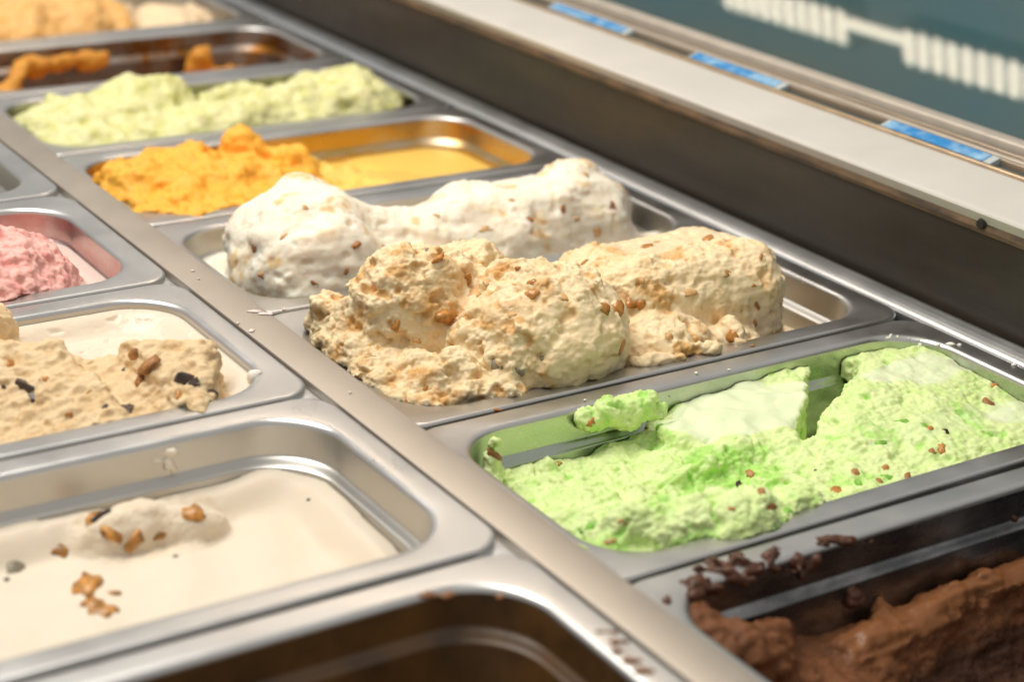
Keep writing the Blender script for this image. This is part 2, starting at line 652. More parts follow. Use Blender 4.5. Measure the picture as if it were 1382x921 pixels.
extrude_profile('white_ledge', [(.3690, .0642), (.3684, .0656), (.3690, .0668), (.3722, .0674), (.396, .0688), (.4225, .0706), (.4245, .0700), (.4245, .060), (.372, .058)], YA, YB, ledge_m, case)
gold = plain('warm_trim', (.66, .50, .33), .3, 1.0, var=.15)
trk = plain('track_metal', (.46, .37, .28), .32, .75, var=.2, vs_=30, sc=(20, 1, 20))
trk2 = plain('track_light', (.62, .55, .46), .4, .3, var=.1)
grv = plain('track_groove', (.055, .075, .075), .4)
box('trim_strip', (.4247, .4285, YA, YB, .060, .0725), gold, case, .0012)
box('track_groove', (.4287, .4370, YA, YB, .060, .0705), grv, case)
box('track_bar', (.4372, .4405, YA, YB, .060, .0745), trk, case, .0008)
box('track_bar', (.4412, .4450, YA, YB, .060, .0748), trk2, case, .0010)
box('track_groove', (.4407, .4411, YA, YB, .060, .0720), grv, case)
box('track_bar', (.4453, .4490, YA, YB, .060, .0765), trk, case, .0010)
box('track_groove', (.4492, .4535, YA, YB, .060, .0745), grv, case)
box('track_bar', (.4537, .4660, YA, YB, .060, .0802), trk2, case, .0016)
box('base_liner', (-.40, .372, YA, YB, -.13, -.121), plain('liner_dark', (.03, .03, .03), .6), case)
box('back_liner', (-.41, -.40, YA, YB, -.13, .0), plain('liner_dark2', (.04, .04, .04), .6), case)
screw = plain('black_screw', (.02, .02, .02), .35)
for ys in (-.525, .15):
    bm = bmesh.new()
    r_ = bmesh.ops.create_cone(bm, cap_ends=True, segments=16, radius1=.0034, radius2=.0026, depth=.002)
    bmesh.ops.rotate(bm, verts=bm.verts, cent=(0, 0, 0), matrix=Matrix.Rotation(-math.pi / 2, 3, 'Y'))
    bmesh.ops.translate(bm, verts=bm.verts, vec=(.3694, ys, .0595))
    link('screw', bm_mesh('screw', bm, screw, False), case)
# leaning front glass with an added backing sheet to keep the pane dark
LEAN = math.radians(52)
gx, gz = math.cos(LEAN), math.sin(LEAN)
GB = (.4655, .0770)
glass = NT('front_glass')
glass.t.nodes.remove(glass.b)
tr, gl, fr, mx = glass.n('ShaderNodeBsdfTransparent'), glass.n('ShaderNodeBsdfGlossy'), glass.n('ShaderNodeLayerWeight'), glass.n('ShaderNodeMixShader')
tr.inputs[0].default_value = (.86, .95, .96, 1)
gl.inputs['Roughness'].default_value = .03
fr.inputs['Blend'].default_value = .5
rf = glass.math('ADD', glass.math('MULTIPLY', glass.math('POWER', fr.outputs['Facing'], 5.0), .95), .045)
glass.t.links.new(rf, mx.inputs[0])
glass.t.links.new(tr.outputs[0], mx.inputs[1])
glass.t.links.new(gl.outputs[0], mx.inputs[2])
glass.t.links.new(mx.outputs[0], glass.t.nodes['Material Output'].inputs['Surface'])
GL = .30
def gp(s, t):
    return (GB[0] + gx * s + gz * t, GB[1] + gz * s - gx * t)
extrude_profile('front_glass', [gp(0, 0), gp(GL, 0), gp(GL, .003), gp(0, .003)], YA, YB, glass.mat, case)
pn = NT('added_glass_backing')
nn = pn.noise(5, 3, .5, (1, .6, 2))
pn.set(Base_Color=pn.mix(pn.ramp(nn, .4, .62), (.030, .084, .102), (.092, .088, .070)), Roughness=.5)  # teal and olive patches imitate what the glass reflects
extrude_profile('added_glass_backing', [gp(0, .012), gp(GL, .012), gp(GL, .02), gp(0, .02)], YA, YB, pn.mat, case)

# price stickers on the track
blue = NT('blue_sticker')
blue.set(Base_Color=blue.mix(blue.ramp(blue.noise(60, 3, .6, (1, 1, 1)), .42, .66), (.015, .25, .62), (.36, .60, .80)), Roughness=.25)
clear_edge = plain('sticker_holder', (.55, .62, .62), .2)
for ya, yb, nb in ((-.107, -.003, 'amber stained pan'), (-.283, -.183, 'yellow pan'), (-.473, -.380, 'white roll pan')):
    e = link('price_sticker', None)
    e.location = (.433, (ya + yb) / 2, .0705)
    e.rotation_euler.y = -.30
    hl = (yb - ya) / 2
    bm = bmesh.new()
    box_bm(bm, -.0050, .0050, -hl, hl, -.0030, .0030)
    link('holder', bm_mesh('holder', bm, clear_edge, False), e)
    bm = bmesh.new()
    box_bm(bm, -.0044, .0044, -hl + .006, hl - .003, .0030, .0036)
    link('label_strip', bm_mesh('label_strip', bm, blue.mat, False), e)
    tag(e, 'blue price sticker in the track across from the ' + nb, 'sticker', 'blue stickers along the glass track')

# louvred strip lamps hanging above the case (mirrored in the front glass)
glow = NT('lamp_glow')
glow.set(Base_Color=(.9, .85, .78), Emission_Color=(1.0, .80, .61), Emission_Strength=12.0)
house = plain('lamp_housing', (.12, .12, .11), .5)
def strip_lamp(y0, y1, label):
    e = link('strip_lamp', None)
    e.location = (.252, (y0 + y1) / 2, .5)
    hl = (y1 - y0) / 2
    bm = bmesh.new()
    box_bm(bm, -.024, .024, -hl, hl, .004, .030)
    link('housing', bm_mesh('housing', bm, house, False), e)
    n = int((y1 - y0) / .0193)
    pts = rrect(-.0185, .0185, -.0064, .0064, .0060, 5)
    cell = loft([(pts, .0045), (pts, .0010), ([(x * .95, y * .9) for x, y in pts], 0)], True)
    me = bm_mesh('louvre_cell', cell, glow.mat)
    for k in range(n):
        c = link('louvre_cell', me, e)
        c.location = (0, -hl + (k + .5) * (y1 - y0) / n, 0)
    tag(e, label, 'lamp', 'strip lamps above the case')
strip_lamp(-.47, .105, 'louvred warm strip lamp reflected over the white roll pan')
strip_lamp(.184, .39, 'short louvred warm strip lamp reflected at the far glass')
t_ = box('lamp_link', (.254, .264, .1055, .1835, .4995, .506), glow.mat)
tag(t_, 'thin glowing bar joining the two louvred strip lamps', 'lamp')

# ------------------------------------------------------------------ ice creams
def hf(G, z):                       # height field to distance
    return (G[2] - z) * .8


# caramel cream: rough peak and ball on the left, big scooped block on the right
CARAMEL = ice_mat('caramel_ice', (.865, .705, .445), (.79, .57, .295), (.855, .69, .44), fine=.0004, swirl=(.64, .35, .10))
def f_caramel(G):
    d = hf(G, -.030 + 0 * G[0] * G[1])
    Bk = cap(G, (.074, -.406, .016), (.122, -.392, .010), .034, .028)
    B2 = smin(ell(G, (.079, -.408, .036), (.024, .022, .021), .3), ell(G, (.118, -.398, .030), (.018, .018, .015), .3), .004)
    d = smin(d, smin(Bk, B2, .008), .010)
    Cc = smin(ell(G, (.046, -.372, .002), (.012, .014, .020)), ell(G, (.062, -.395, .004), (.024, .026, .022)), .003)
    Cc = smin(Cc, ell(G, (.052, -.432, -.006), (.026, .026, .021)), .003)
    Cc = smin(Cc, ell(G, (.070, -.460, -.006), (.026, .020, .022)), .003)
    Cc = smin(Cc, ell(G, (.091, -.478, -.006), (.016, .013, .014)), .0015)
    Cc = smin(Cc, cap(G, (.040, -.385, -.004), (.046, -.470, -.010), .013, .014), .003)
    Cc = smin(Cc, ell(G, (.040, -.412, .004), (.013, .014, .012)), .002)
    d = smin(d, Cc, .003)
    d = smin(d, ell(G, (.176, -.412, .000), (.036, .044, .028)), .005)
    A = smin(ell(G, (.133, -.449, .012), (.043, .046, .036), .25), ell(G, (.110, -.446, .004), (.036, .044, .032)), .012)
    d = smin(d, A, .0022)
    E = rbox(G, (.236, -.420, -.006), (.062, .048, .040), .026, -.14, .05, -.16)
    E = smin(E, ell(G, (.196, -.464, -.004), (.032, .024, .020), -.2), .0025)
    E = smin(E, ell(G, (.232, -.470, -.014), (.034, .016, .018), -.1), .003)
    sc = rbox(G, (.254, -.402, .047), (.046, .014, .014), .010, -.10, .05, -.42)        # long scoop mark on its top
    E = smax(E, -sc, .005)
    d = smin(d, E, .0025)
    tg = cap(G, (.190, -.483, .002), (.213, -.4915, .002), .006, .0042)            # tongue over the rim
    tg = smin(tg, cap(G, (.168, -.486, .001), (.192, -.492, .001), .0045, .003), .003)
    tg = smin(tg, cap(G, (.237, -.475, .004), (.236, -.487, -.001), .006, .005), .003)
    tg = smin(tg, ell(G, (.292, -.430, -.022), (.016, .022, .012)), .003)
    return smin(d, tg, .003)
def smooth_zones(p):
    """0 where torn, 1 where the spatula has smoothed the caramel cream"""
    ball = sstep(.052, .030, np.linalg.norm((p - np.array([.146, -.490, .012])) / np.array([1.0, 1.0, .8]), axis=1))
    blk = sstep(.200, .222, p[:, 0]) * sstep(-.010, .0, p[:, 2]) * sstep(-.440, -.455, p[:, 1])
    mark = sstep(.200, .215, p[:, 0]) * sstep(.302, .292, p[:, 0]) * sstep(-.432, -.424, p[:, 1]) * sstep(-.380, -.392, p[:, 1]) * (p[:, 2] > .01)
    pool = sstep(-.020, -.026, p[:, 2]) * sstep(.28, .30, p[:, 0])
    patch = sstep(.20, .36, perlin(p, .022, 77)) * .4
    return np.clip(ball * .55 + blk * .50 + mark * .85 + pool + patch, 0, 1)
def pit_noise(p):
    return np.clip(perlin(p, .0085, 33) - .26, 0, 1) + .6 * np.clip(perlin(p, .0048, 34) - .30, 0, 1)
def r_caramel(p):
    s = 1 - .8 * smooth_zones(p)
    lft = sstep(.17, .10, p[:, 0])
    return -s * (.0045 * fbm(p, .028, 2, 3) + .0040 * crumble(p, .015, 2) * (.5 + .7 * lft)) + s * .007 * np.clip(perlin(p, .013, 63) - .22, 0, 1) - .0008 * fbm(p, .016, 2, 9)
def d_caramel(p, n, me):
    s = 1 - .93 * me
    k = sstep(-.15, .3, perlin(p, .014, 21))
    return s * ((.35 + .65 * k) * .0030 * crumble(p, .0062, 5) + .0019 * crumble(p, .0031, 6) * (.4 + .6 * k) + .0010 * fbm(p, .005, 2, 4) + .0008 * crumble(p, .0019, 17)) - (.25 + .75 * s) * .0075 * pit_noise(p) + .0005 * fbm(p, .011, 2, 41) + me * (.0012 * (.25 - np.abs(perlin(p, (.030, .009, .009), 57))) + .0005 * perlin(p, (.026, .003, .003), 58))
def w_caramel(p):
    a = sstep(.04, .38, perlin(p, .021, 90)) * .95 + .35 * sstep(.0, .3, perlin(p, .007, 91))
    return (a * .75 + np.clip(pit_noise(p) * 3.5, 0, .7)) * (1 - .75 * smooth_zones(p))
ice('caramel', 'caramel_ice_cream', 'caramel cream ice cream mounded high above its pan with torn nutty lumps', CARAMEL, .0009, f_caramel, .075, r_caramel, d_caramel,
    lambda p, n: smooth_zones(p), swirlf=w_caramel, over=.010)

# white nut ice cream: ball and long roll
WHITE = ice_mat('white_ice', (.92, .845, .705), (.885, .77, .59), (.92, .85, .73), fine=.00018, swirl=(.78, .55, .26), sss=.8, rad=(2.2, 1.5, 1.0))
def f_white(G):
    d = hf(G, -.019 + 0 * G[0] * G[1])
    d = smin(d, ell(G, (.089, -.258, -.004), (.048, .056, .044), -.2), .003)
    d = smin(d, ell(G, (.097, -.240, .016), (.022, .028, .027), .5), .010)
    d = smin(d, cap(G, (.125, -.260, -.018), (.215, -.258, -.020), .040, .042), .006)
    d = smin(d, cap(G, (.205, -.256, -.018), (.290, -.252, -.012), .041, .038), .008)
    d = smin(d, ell(G, (.284, -.248, .003), (.028, .030, .026)), .006)
    d = smin(d, ell(G, (.215, -.250, .006), (.022, .024, .020)), .006)
    d = smin(d, ell(G, (.140, -.304, -.010), (.050, .016, .016), .12), .003)
    return d
def r_white(p):
    return -(.0050 * fbm(p, (.036, .024, .024), 1, 13) + .0020 * perlin(p, (.022, .014, .014), 15)) + .005 * np.clip(perlin(p, .015, 64) - .30, 0, 1)
def d_white(p, n, me):
    k = sstep(.10, .40, perlin(p, .022, 8)) * (1 - me)
    pits = np.clip(perlin(p, .008, 35) - .36, 0, 1)
    return .0006 * fbm(p, .0085, 2, 5) + .0012 * (.25 - np.abs(perlin(p, (.034, .012, .010), 55))) + .0003 * perlin(p, (.030, .0035, .0035), 56) + k * (.0018 * crumble(p, .0056, 9) + .0008 * crumble(p, .003, 12)) - .004 * pits
ice('white', 'white_nut_ice_cream', 'white ice cream with nut pieces, a ball and long roll, behind the caramel mounds', WHITE, .00115, f_white, .050, r_white, d_white,
    lambda p, n: np.clip(sstep(-.013, -.017, p[:, 2]) + .6 * sstep(.05, .02, np.linalg.norm(p - np.array([.095, -.31, -.0]), axis=1)), 0, 1),
    swirlf=lambda p: sstep(.10, .50, perlin(p, (.024, .017, .017), 96)) * (.45 + .55 * sstep(-.1, .3, perlin(p, .006, 97))))

# green pistachio
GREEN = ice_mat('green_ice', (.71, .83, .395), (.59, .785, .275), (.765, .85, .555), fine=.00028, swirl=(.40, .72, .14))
def f_green(G):
    X, Y, Z = G
    left = sstep(.185, .120, X)
    right = 1 - left
    h = -.013 + .0045 * sstep(-.600, -.535, Y) * right + .004 * sstep(.27, .33, X)
    h = h + left * (-.010 * sstep(-.610, -.535, Y) + .010 * sstep(-.59, -.645, Y))
    h = h - .008 * sstep(.20, .135, X) * sstep(.06, .12, X) * sstep(-.575, -.592, Y) * sstep(-.640, -.610, Y)
    d = hf(G, h)
    d = smin(d, cap(G, (.060, -.630, -.006), (.112, -.6475, -.006), .013, .017), .008)   # overflowing front roll
    d = smin(d, cap(G, (.040, -.600, -.014), (.060, -.630, -.010), .010, .012), .008)
    d = smin(d, ell(G, (.132, -.648, -.006), (.018, .010, .012)), .006)
    # melted shelf with a torn front edge
    sh = rbox(G, (.203, -.541, -.0215), (.056, .024, .0120), .005, .28, .03, .06)
    sh = smin(sh, ell(G, (.160, -.571, -.016), (.022, .010, .008), .3), .004)
    d = smin(d, sh, .004)
    # slope right of the crevice
    d = smin(d, ell(G, (.262, -.575, -.030), (.054, .064, .026), -.35), .012)
    d = smin(d, cap(G, (.292, -.528, -.016), (.218, -.594, -.018), .009, .009), .008)
    cv = cap((X, Y, Z * .15), (.272, -.524, 0), (.190, -.588, 0), .0135, .0010)          # crevice, tapering to the front
    cv = smax(cv, -.046 - Z, .004)
    d = smax(d, -cv, .0025)
    hol = ell(G, (.150, -.593, .006), (.026, .013, .016), .3)                            # torn hollow below the edge
    d = smax(d, -hol, .005)
    lip = ell(G, (.113, -.5205, -.007), (.009, .006, .005), .3)                          # crumbs curled on the far rim
    for c, r in (((.123, -.5225, -.003), (.007, .006, .006)), ((.132, -.5215, -.006), (.008, .007, .007)), ((.141, -.525, -.005), (.006, .007, .007)),
                 ((.149, -.527, -.007), (.007, .007, .006)), ((.146, -.526, .001), (.0025, .0025, .004)), ((.138, -.524, -.010), (.006, .005, .005))):
        lip = smin(lip, ell(G, c, r), .0012)
    d = smin(d, lip, .002)
    d = smin(d, cap(G, (.050, -.532, -.018), (.051, -.530, -.002), .006, .003), .004)
    return d
def m_green(p, n):
    shelf = np.linalg.norm((p - np.array([.196, -.541, -.010])) / np.array([1.5, .8, .9]), axis=1)
    a = sstep(.037, .027, shelf + .006 * perlin(p, .012, 3)) * sstep(.3, .6, n[:, 2])
    b = sstep(.024, .014, np.linalg.norm((p - np.array([.308, -.552, -.006])) / np.array([1.9, .8, 1]), axis=1) + .006 * perlin(p, .015, 4))
    c = sstep(.02, .01, np.linalg.norm((p - np.array([.318, -.612, -.014])) / np.array([1.2, .9, 1]), axis=1) + .006 * perlin(p, .015, 5))
    e = .75 * sstep(.030, .018, np.linalg.norm((p - np.array([.270, -.605, -.008])) / np.array([1.6, .6, 1]), axis=1) + .008 * perlin(p, .015, 6))
    return np.clip(a + .75 * b + .6 * c + .55 * e, 0, 1)
def r_green(p):
    lf = sstep(.19, .13, p[:, 0])
    return -((.0024 + .0016 * lf) * fbm(p, .022, 2, 23) + (.0012 + .0022 * lf) * crumble(p, .012, 22)) + (.4 + .6 * lf) * .005 * np.clip(perlin(p, .012, 65) - .26, 0, 1)
def d_green(p, n, me):
    s = 1 - .93 * me
    k = sstep(-.1, .3, perlin(p, .02, 28))
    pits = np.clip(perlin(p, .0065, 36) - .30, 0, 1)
    return s * ((.3 + .7 * k) * .0018 * crumble(p, (.0062, .0042, .005), 25) + .0013 * crumble(p, .0029, 26) + .0006 * crumble(p, .0018, 27) + .0008 * fbm(p, .0045, 2, 24)) - s * .007 * pits
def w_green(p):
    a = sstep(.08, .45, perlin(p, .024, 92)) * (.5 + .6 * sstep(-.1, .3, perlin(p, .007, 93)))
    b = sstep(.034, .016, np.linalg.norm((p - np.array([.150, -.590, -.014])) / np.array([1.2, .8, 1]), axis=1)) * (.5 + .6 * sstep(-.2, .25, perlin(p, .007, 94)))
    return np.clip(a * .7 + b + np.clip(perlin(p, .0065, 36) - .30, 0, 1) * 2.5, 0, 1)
ice('green', 'green_pistachio_ice_cream', 'bright green pistachio ice cream with nut pieces and a dark crevice', GREEN, .0009, f_green, .022, r_green, d_green, m_green, swirlf=w_green)

# mango yellow
YELLOW = ice_mat('yellow_ice', (.93, .48, .06), (.90, .40, .03), (.97, .60, .13), rad=(1, .5, .1), fine=.0003)
def f_yellow(G):
    d = hf(G, -.023 + .006 * sstep(-.08, -.14, G[1]) + 0 * G[0])
    d = smin(d, ell(G, (.085, -.085, -.022), (.075, .058, .036), -.1), .01)
    d = smin(d, ell(G, (.070, -.125, -.018), (.060, .045, .022), -.1), .012)
    d = smin(d, cap(G, (.080, -.055, .000), (.105, -.060, .006), .012, .010), .008)
    d = smin(d, ell(G, (.140, -.060, .002), (.020, .016, .018)), .006)
    d = smin(d, cap(G, (.135, -.100, -.014), (.178, -.100, -.026), .022, .012), .008)
    d = smin(d, ell(G, (.205, -.105, -.024), (.060, .042, .009), .1), .010)
    d = smin(d, ell(G, (.165, -.078, -.012), (.022, .024, .022)), .006)
    d = smin(d, ell(G, (.052, -.080, -.006), (.026, .030, .022)), .006)
    d = smax(d, -ell(G, (.118, -.080, .022), (.018, .016, .022)), .004)
    return d
ice('yellow', 'mango_ice_cream', 'mango yellow ice cream mounded at one end and flat at the other', YELLOW, .0017, f_yellow, .035,
    lambda p: -(sstep(.27, .17, p[:, 0]) * (.007 * fbm(p, .026, 3, 43) + .004 * crumble(p, .013, 4))),
    lambda p, n, me: (1 - me) * (.0018 * crumble(p, .006, 3) + .001 * fbm(p, .006, 2, 2)), lambda p, n: sstep(.16, .20, p[:, 0]))

# pale lime
LIME = ice_mat('lime_ice', (.745, .735, .40), (.60, .60, .19), (.77, .755, .46), fine=.0003)
def f_lime(G):
    d = hf(G, -.045 + 0 * G[0] * G[1])
    d = smin(d, ell(G, (.085, .085, -.020), (.075, .062, .034)), .01)
    d = smin(d, ell(G, (.070, .045, -.022), (.050, .040, .024)), .01)
    d = smin(d, ell(G, (.135, .110, -.005), (.040, .024, .026)), .01)
    d = smin(d, cap(G, (.130, .050, -.024), (.290, .055, -.018), .030, .036), .012)
    d = smin(d, ell(G, (.285, .075, -.012), (.044, .050, .030)), .01)
    d = smin(d, ell(G, (.215, .110, -.014), (.030, .020, .022)), .012)
    return d
ice('lime', 'lime_ice_cream', 'pale lime ice cream in two rough mounds with a gap between', LIME, .002, f_lime, .04,
    lambda p: -(.006 * fbm(p, .028, 3, 53) + .003 * crumble(p, .014, 4)), lambda p, n, me: .002 * crumble(p, .007, 3))

# amber scraps
AMBER = ice_mat('amber_ice', (.72, .33, .05), (.56, .22, .02), (.80, .40, .10), rad=(1, .4, .1), fine=.0003)
def f_amber(G):
    d = hf(G, -.062 + 0 * G[0] * G[1])
    d = smin(d, cap(G, (.050, .200, -.012), (.105, .296, -.014), .006, .006), .014)
    d = smin(d, cap(G, (.105, .292, -.012), (.175, .306, -.012), .006, .005), .014)
    d = smin(d, ell(G, (.060, .205, -.036), (.050, .028, .020)), .012)
    d = smin(d, ell(G, (.290, .262, -.040), (.036, .030, .016)), .006)
    d = smin(d, ell(G, (.255, .285, -.022), (.010, .010, .020)), .006)
    return d
ice('amber', 'amber_ice_cream', 'orange amber ice cream scraps left in a nearly empty pan', AMBER, .0023, f_amber, .02,
    lambda p: -(.007 * fbm(p, .022, 3, 63)), lambda p, n, me: .0015 * crumble(p, .008, 3))

# peach orange, farthest
PEACH = ice_mat('peach_ice', (.86, .52, .20), (.72, .36, .08), (.90, .70, .46), rad=(1, .5, .2), fine=.0003)
def f_peach(G):
    d = hf(G, -.018 + 0 * G[0] * G[1])
    d = smin(d, ell(G, (.110, .410, -.012), (.090, .060, .034)), .01)
    d = smin(d, ell(G, (.190, .415, -.012), (.060, .050, .030)), .01)
    d = smin(d, ell(G, (.285, .410, -.020), (.045, .052, .022)), .01)
    return d
ice('peach', 'peach_ice_cream', 'peach orange ice cream mounds fading to pale cream at one end', PEACH, .0023, f_peach, .035,
    lambda p: -(.006 * fbm(p, .028, 3, 73)), lambda p, n, me: .002 * crumble(p, .008, 3), lambda p, n: sstep(.22, .25, p[:, 0]))

# chocolate
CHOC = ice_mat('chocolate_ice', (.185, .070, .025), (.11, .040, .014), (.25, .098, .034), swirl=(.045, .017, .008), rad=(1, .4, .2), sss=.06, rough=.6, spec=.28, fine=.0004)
def f_choc(G):
    X, Y, Z = G
    h = -.040 - .028 * sstep(-.706, -.735, Y - .12 * (X - .16)) * sstep(.09, .15, X) + .008 * sstep(.12, .06, X)
    d = hf(G, h)
    d = smin(d, cap(G, (.040, -.690, -.014), (.060, -.715, -.020), .010, .012), .008)
    d = smin(d, cap(G, (.050, -.712, -.018), (.080, -.702, -.028), .011, .009), .006)
    d = smin(d, cap(G, (.150, -.694, -.036), (.152, -.690, -.031), .006, .004), .005)
    d = smin(d, cap(G, (.120, -.706, -.040), (.240, -.697, -.040), .007, .008), .008)
    return d
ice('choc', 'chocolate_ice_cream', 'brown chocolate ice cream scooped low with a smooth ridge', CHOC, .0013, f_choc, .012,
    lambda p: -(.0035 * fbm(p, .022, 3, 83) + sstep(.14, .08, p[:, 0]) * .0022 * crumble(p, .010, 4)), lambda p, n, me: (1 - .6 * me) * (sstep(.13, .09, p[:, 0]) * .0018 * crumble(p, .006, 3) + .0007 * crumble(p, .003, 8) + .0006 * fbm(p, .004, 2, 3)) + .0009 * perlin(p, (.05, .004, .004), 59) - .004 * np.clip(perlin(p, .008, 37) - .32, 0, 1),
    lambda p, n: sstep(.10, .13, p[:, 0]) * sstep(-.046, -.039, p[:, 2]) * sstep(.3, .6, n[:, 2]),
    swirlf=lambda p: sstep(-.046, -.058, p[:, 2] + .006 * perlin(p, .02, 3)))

LR = (-.215, LX1 - FL + .004)
# pink strawberry
PINK = ice_mat('pink_ice', (.90, .50, .44), (.84, .36, .32), (.90, .66, .58), rad=(1, .4, .3), fine=.0004)
def f_pink(G):
    d = hf(G, .008 + 0 * G[0] * G[1])
    d = smin(d, ell(G, (-.122, -.262, .006), (.064, .062, .044), .3), .006)
    d = smin(d, cap(G, (-.092, -.248, .020), (-.066, -.262, .008), .018, .013), .004)
    d = smin(d, ell(G, (-.070, -.300, .000), (.020, .016, .014)), .008)
    return d
ice('pink', 'strawberry_ice_cream', 'pink strawberry ice cream with a rough torn mound', PINK, .0013, f_pink, .045,
    lambda p: -sstep(.009, .014, p[:, 2]) * (.003 * fbm(p, .02, 2, 93) + .0022 * crumble(p, .012, 4)), lambda p, n, me: (1 - me) * (.0030 * crumble(p, .0065, 3) + .0016 * crumble(p, .0032, 7) - .006 * np.clip(perlin(p, .008, 39) - .25, 0, 1)),
    lambda p, n: sstep(.0125, .0095, p[:, 2]), xr=LR)

# cream with chocolate chunks
CHUNK = ice_mat('chunk_ice', (.745, .57, .34), (.66, .45, .22), (.79, .69, .555), fine=.0004)
def chunk_blk(G):
    b = rbox(G, (-.160, -.440, -.003), (.100, .058, .032), .010, -.44, -.02, .26)
    b = smin(b, ell(G, (-.084, -.455, .002), (.036, .034, .022), .3), .006)
    return smin(b, ell(G, (-.138, -.352, .024), (.020, .013, .018)), .005)
def f_chunk(G):
    X, Y, Z = G
    x0, y1, z0, _ = PANS['chunk']
    ex = X - (x0 + .331) + FL
    ey = np.abs(Y - (y1 - .0819)) - .0819 + FL
    edge = smax(ex, ey, .03)
    h = .0095 + .008 * sstep(-.016, -.002, edge) + .0035 * sstep(-.034, -.024, edge)
    d = smin(hf(G, h), chunk_blk(G), .003)
    d = smax(d, -ell(G, (-.170, -.462, .054), (.062, .040, .036), -.4), .006)
    return smax(d, -cap(G, (-.106, -.398, .042), (-.096, -.480, .030), .013, .011), .004)
def m_chunk(p, n):
    return sstep(.001, .004, chunk_blk((p[:, 0], p[:, 1], p[:, 2])))
ice('chunk', 'chocolate_chunk_ice_cream', 'beige ice cream with dark chocolate chunks and a melted rim', CHUNK, .0010, f_chunk, .022,
    lambda p: -(1 - m_chunk(p, None)) * (.002 * fbm(p, .018, 2, 103) + .0012 * crumble(p, .012, 4)),
    lambda p, n, me: (1 - .9 * me) * (.0018 * fbm(p, (.012, .005, .006), 2, 31) + .0016 * crumble(p, .0050, 3) + .0010 * crumble(p, .0028, 7) - .0045 * np.clip(perlin(p, .007, 38) - .28, 0, 1)) - me * .004 * np.clip(perlin(p, .006, 37) - .40, 0, 1), m_chunk, xr=LR)

# smooth cream with candied fruit
FLAT = ice_mat('flat_ice', (.80, .69, .54), (.76, .63, .45), (.805, .705, .565), fine=.0004, rough=.75, spec=.15)
def f_flat(G):
    X, Y, Z = G
    x0, y1, z0, _ = PANS['flat']
    ex = (X - (x0 + .331)) + FL
    ey = np.abs(Y - (y1 - .0819)) - .0819 + FL
    edge = smax(ex, ey, .02)
    h = -.007 + .0105 * sstep(-.026, -.012, edge) + .0016 * np.sin(X * 46 + Y * 30) + .0007 * np.sin(X * 160 - Y * 60)
    d = hf(G, h)
    d = smin(d, ell(G, (-.130, -.528, -.004), (.028, .012, .013), .1), .004)
    d = smin(d, ell(G, (-.108, -.532, -.006), (.020, .010, .010), -.1), .004)
    return d
ice('flat', 'smooth_cream_ice_cream', 'smooth cream ice cream dotted with amber candied fruit', FLAT, .0016, f_flat, .012,
    lambda p: -.0010 * fbm(p, .03, 2, 113) - .003 * sstep(.002, .008, p[:, 2]) * sstep(-.085, -.10, p[:, 0]) * crumble(p, .012, 4),
    lambda p, n, me: (1 - me) * .0018 * crumble(p, .006, 3) + .0002 * fbm(p, .01, 2, 3),
    lambda p, n: 1 - sstep(.034, .024, np.linalg.norm((p - np.array([-.122, -.530, .0])) / np.array([1.2, .7, 1]), axis=1)), xr=(-.235, LX1 - FL + .004))

# dark brown syrup
SYR = plain('dark_syrup', (.11, .048, .008), .2, var=.5, vs_=40, spec=.5)
ice('brown', 'dark_syrup', 'dark brown syrup lying in the stained pan', SYR, .003, lambda G: hf(G, -.022 + 0 * G[0] * G[1]), .012,
    lambda p: -.003 * fbm(p, .03, 2, 123), cat='syrup', xr=(-.235, LX1 - FL + .004))

# ------------------------------------------------------------------ nut and fruit pieces, laid where a line of sight meets the ice cream
def lump_mesh(name, mat, seed, flat=.7, angular=0.0):
    bm = bmesh.new()
    bmesh.ops.create_icosphere(bm, subdivisions=2, radius=1.0)
    P_ = np.array([v.co[:] for v in bm.verts], np.float32)
    r = 1 + .6 * perlin(P_ + seed * 3.1, 1.0, seed) + .40 * perlin(P_ + seed, .5, seed + 5)
    for v, k in zip(bm.verts, r):
        c = v.co * float(k)
        c.z *= flat
        if angular:
            c.x = max(-.75, min(.8, c.x)); c.y = max(-.7, min(.65, c.y)); c.z = min(.5, c.z + .3 * c.x)
        v.co = c
    return bm_mesh(name, bm, mat, not angular)


BITS = {k: [lump_mesh(k, mt, s + 10 * i, .62, 1.0 if k == 'dark' else 0) for s in range(4)] for i, (k, mt) in enumerate(BITM.items())}
NAMES = {'almond': 'nut_piece', 'caramel': 'caramel_piece', 'pale': 'nut_piece', 'dark': 'chocolate_chunk', 'raisin': 'candied_fruit_piece', 'green': 'pistachio_piece', 'grey': 'nut_piece'}


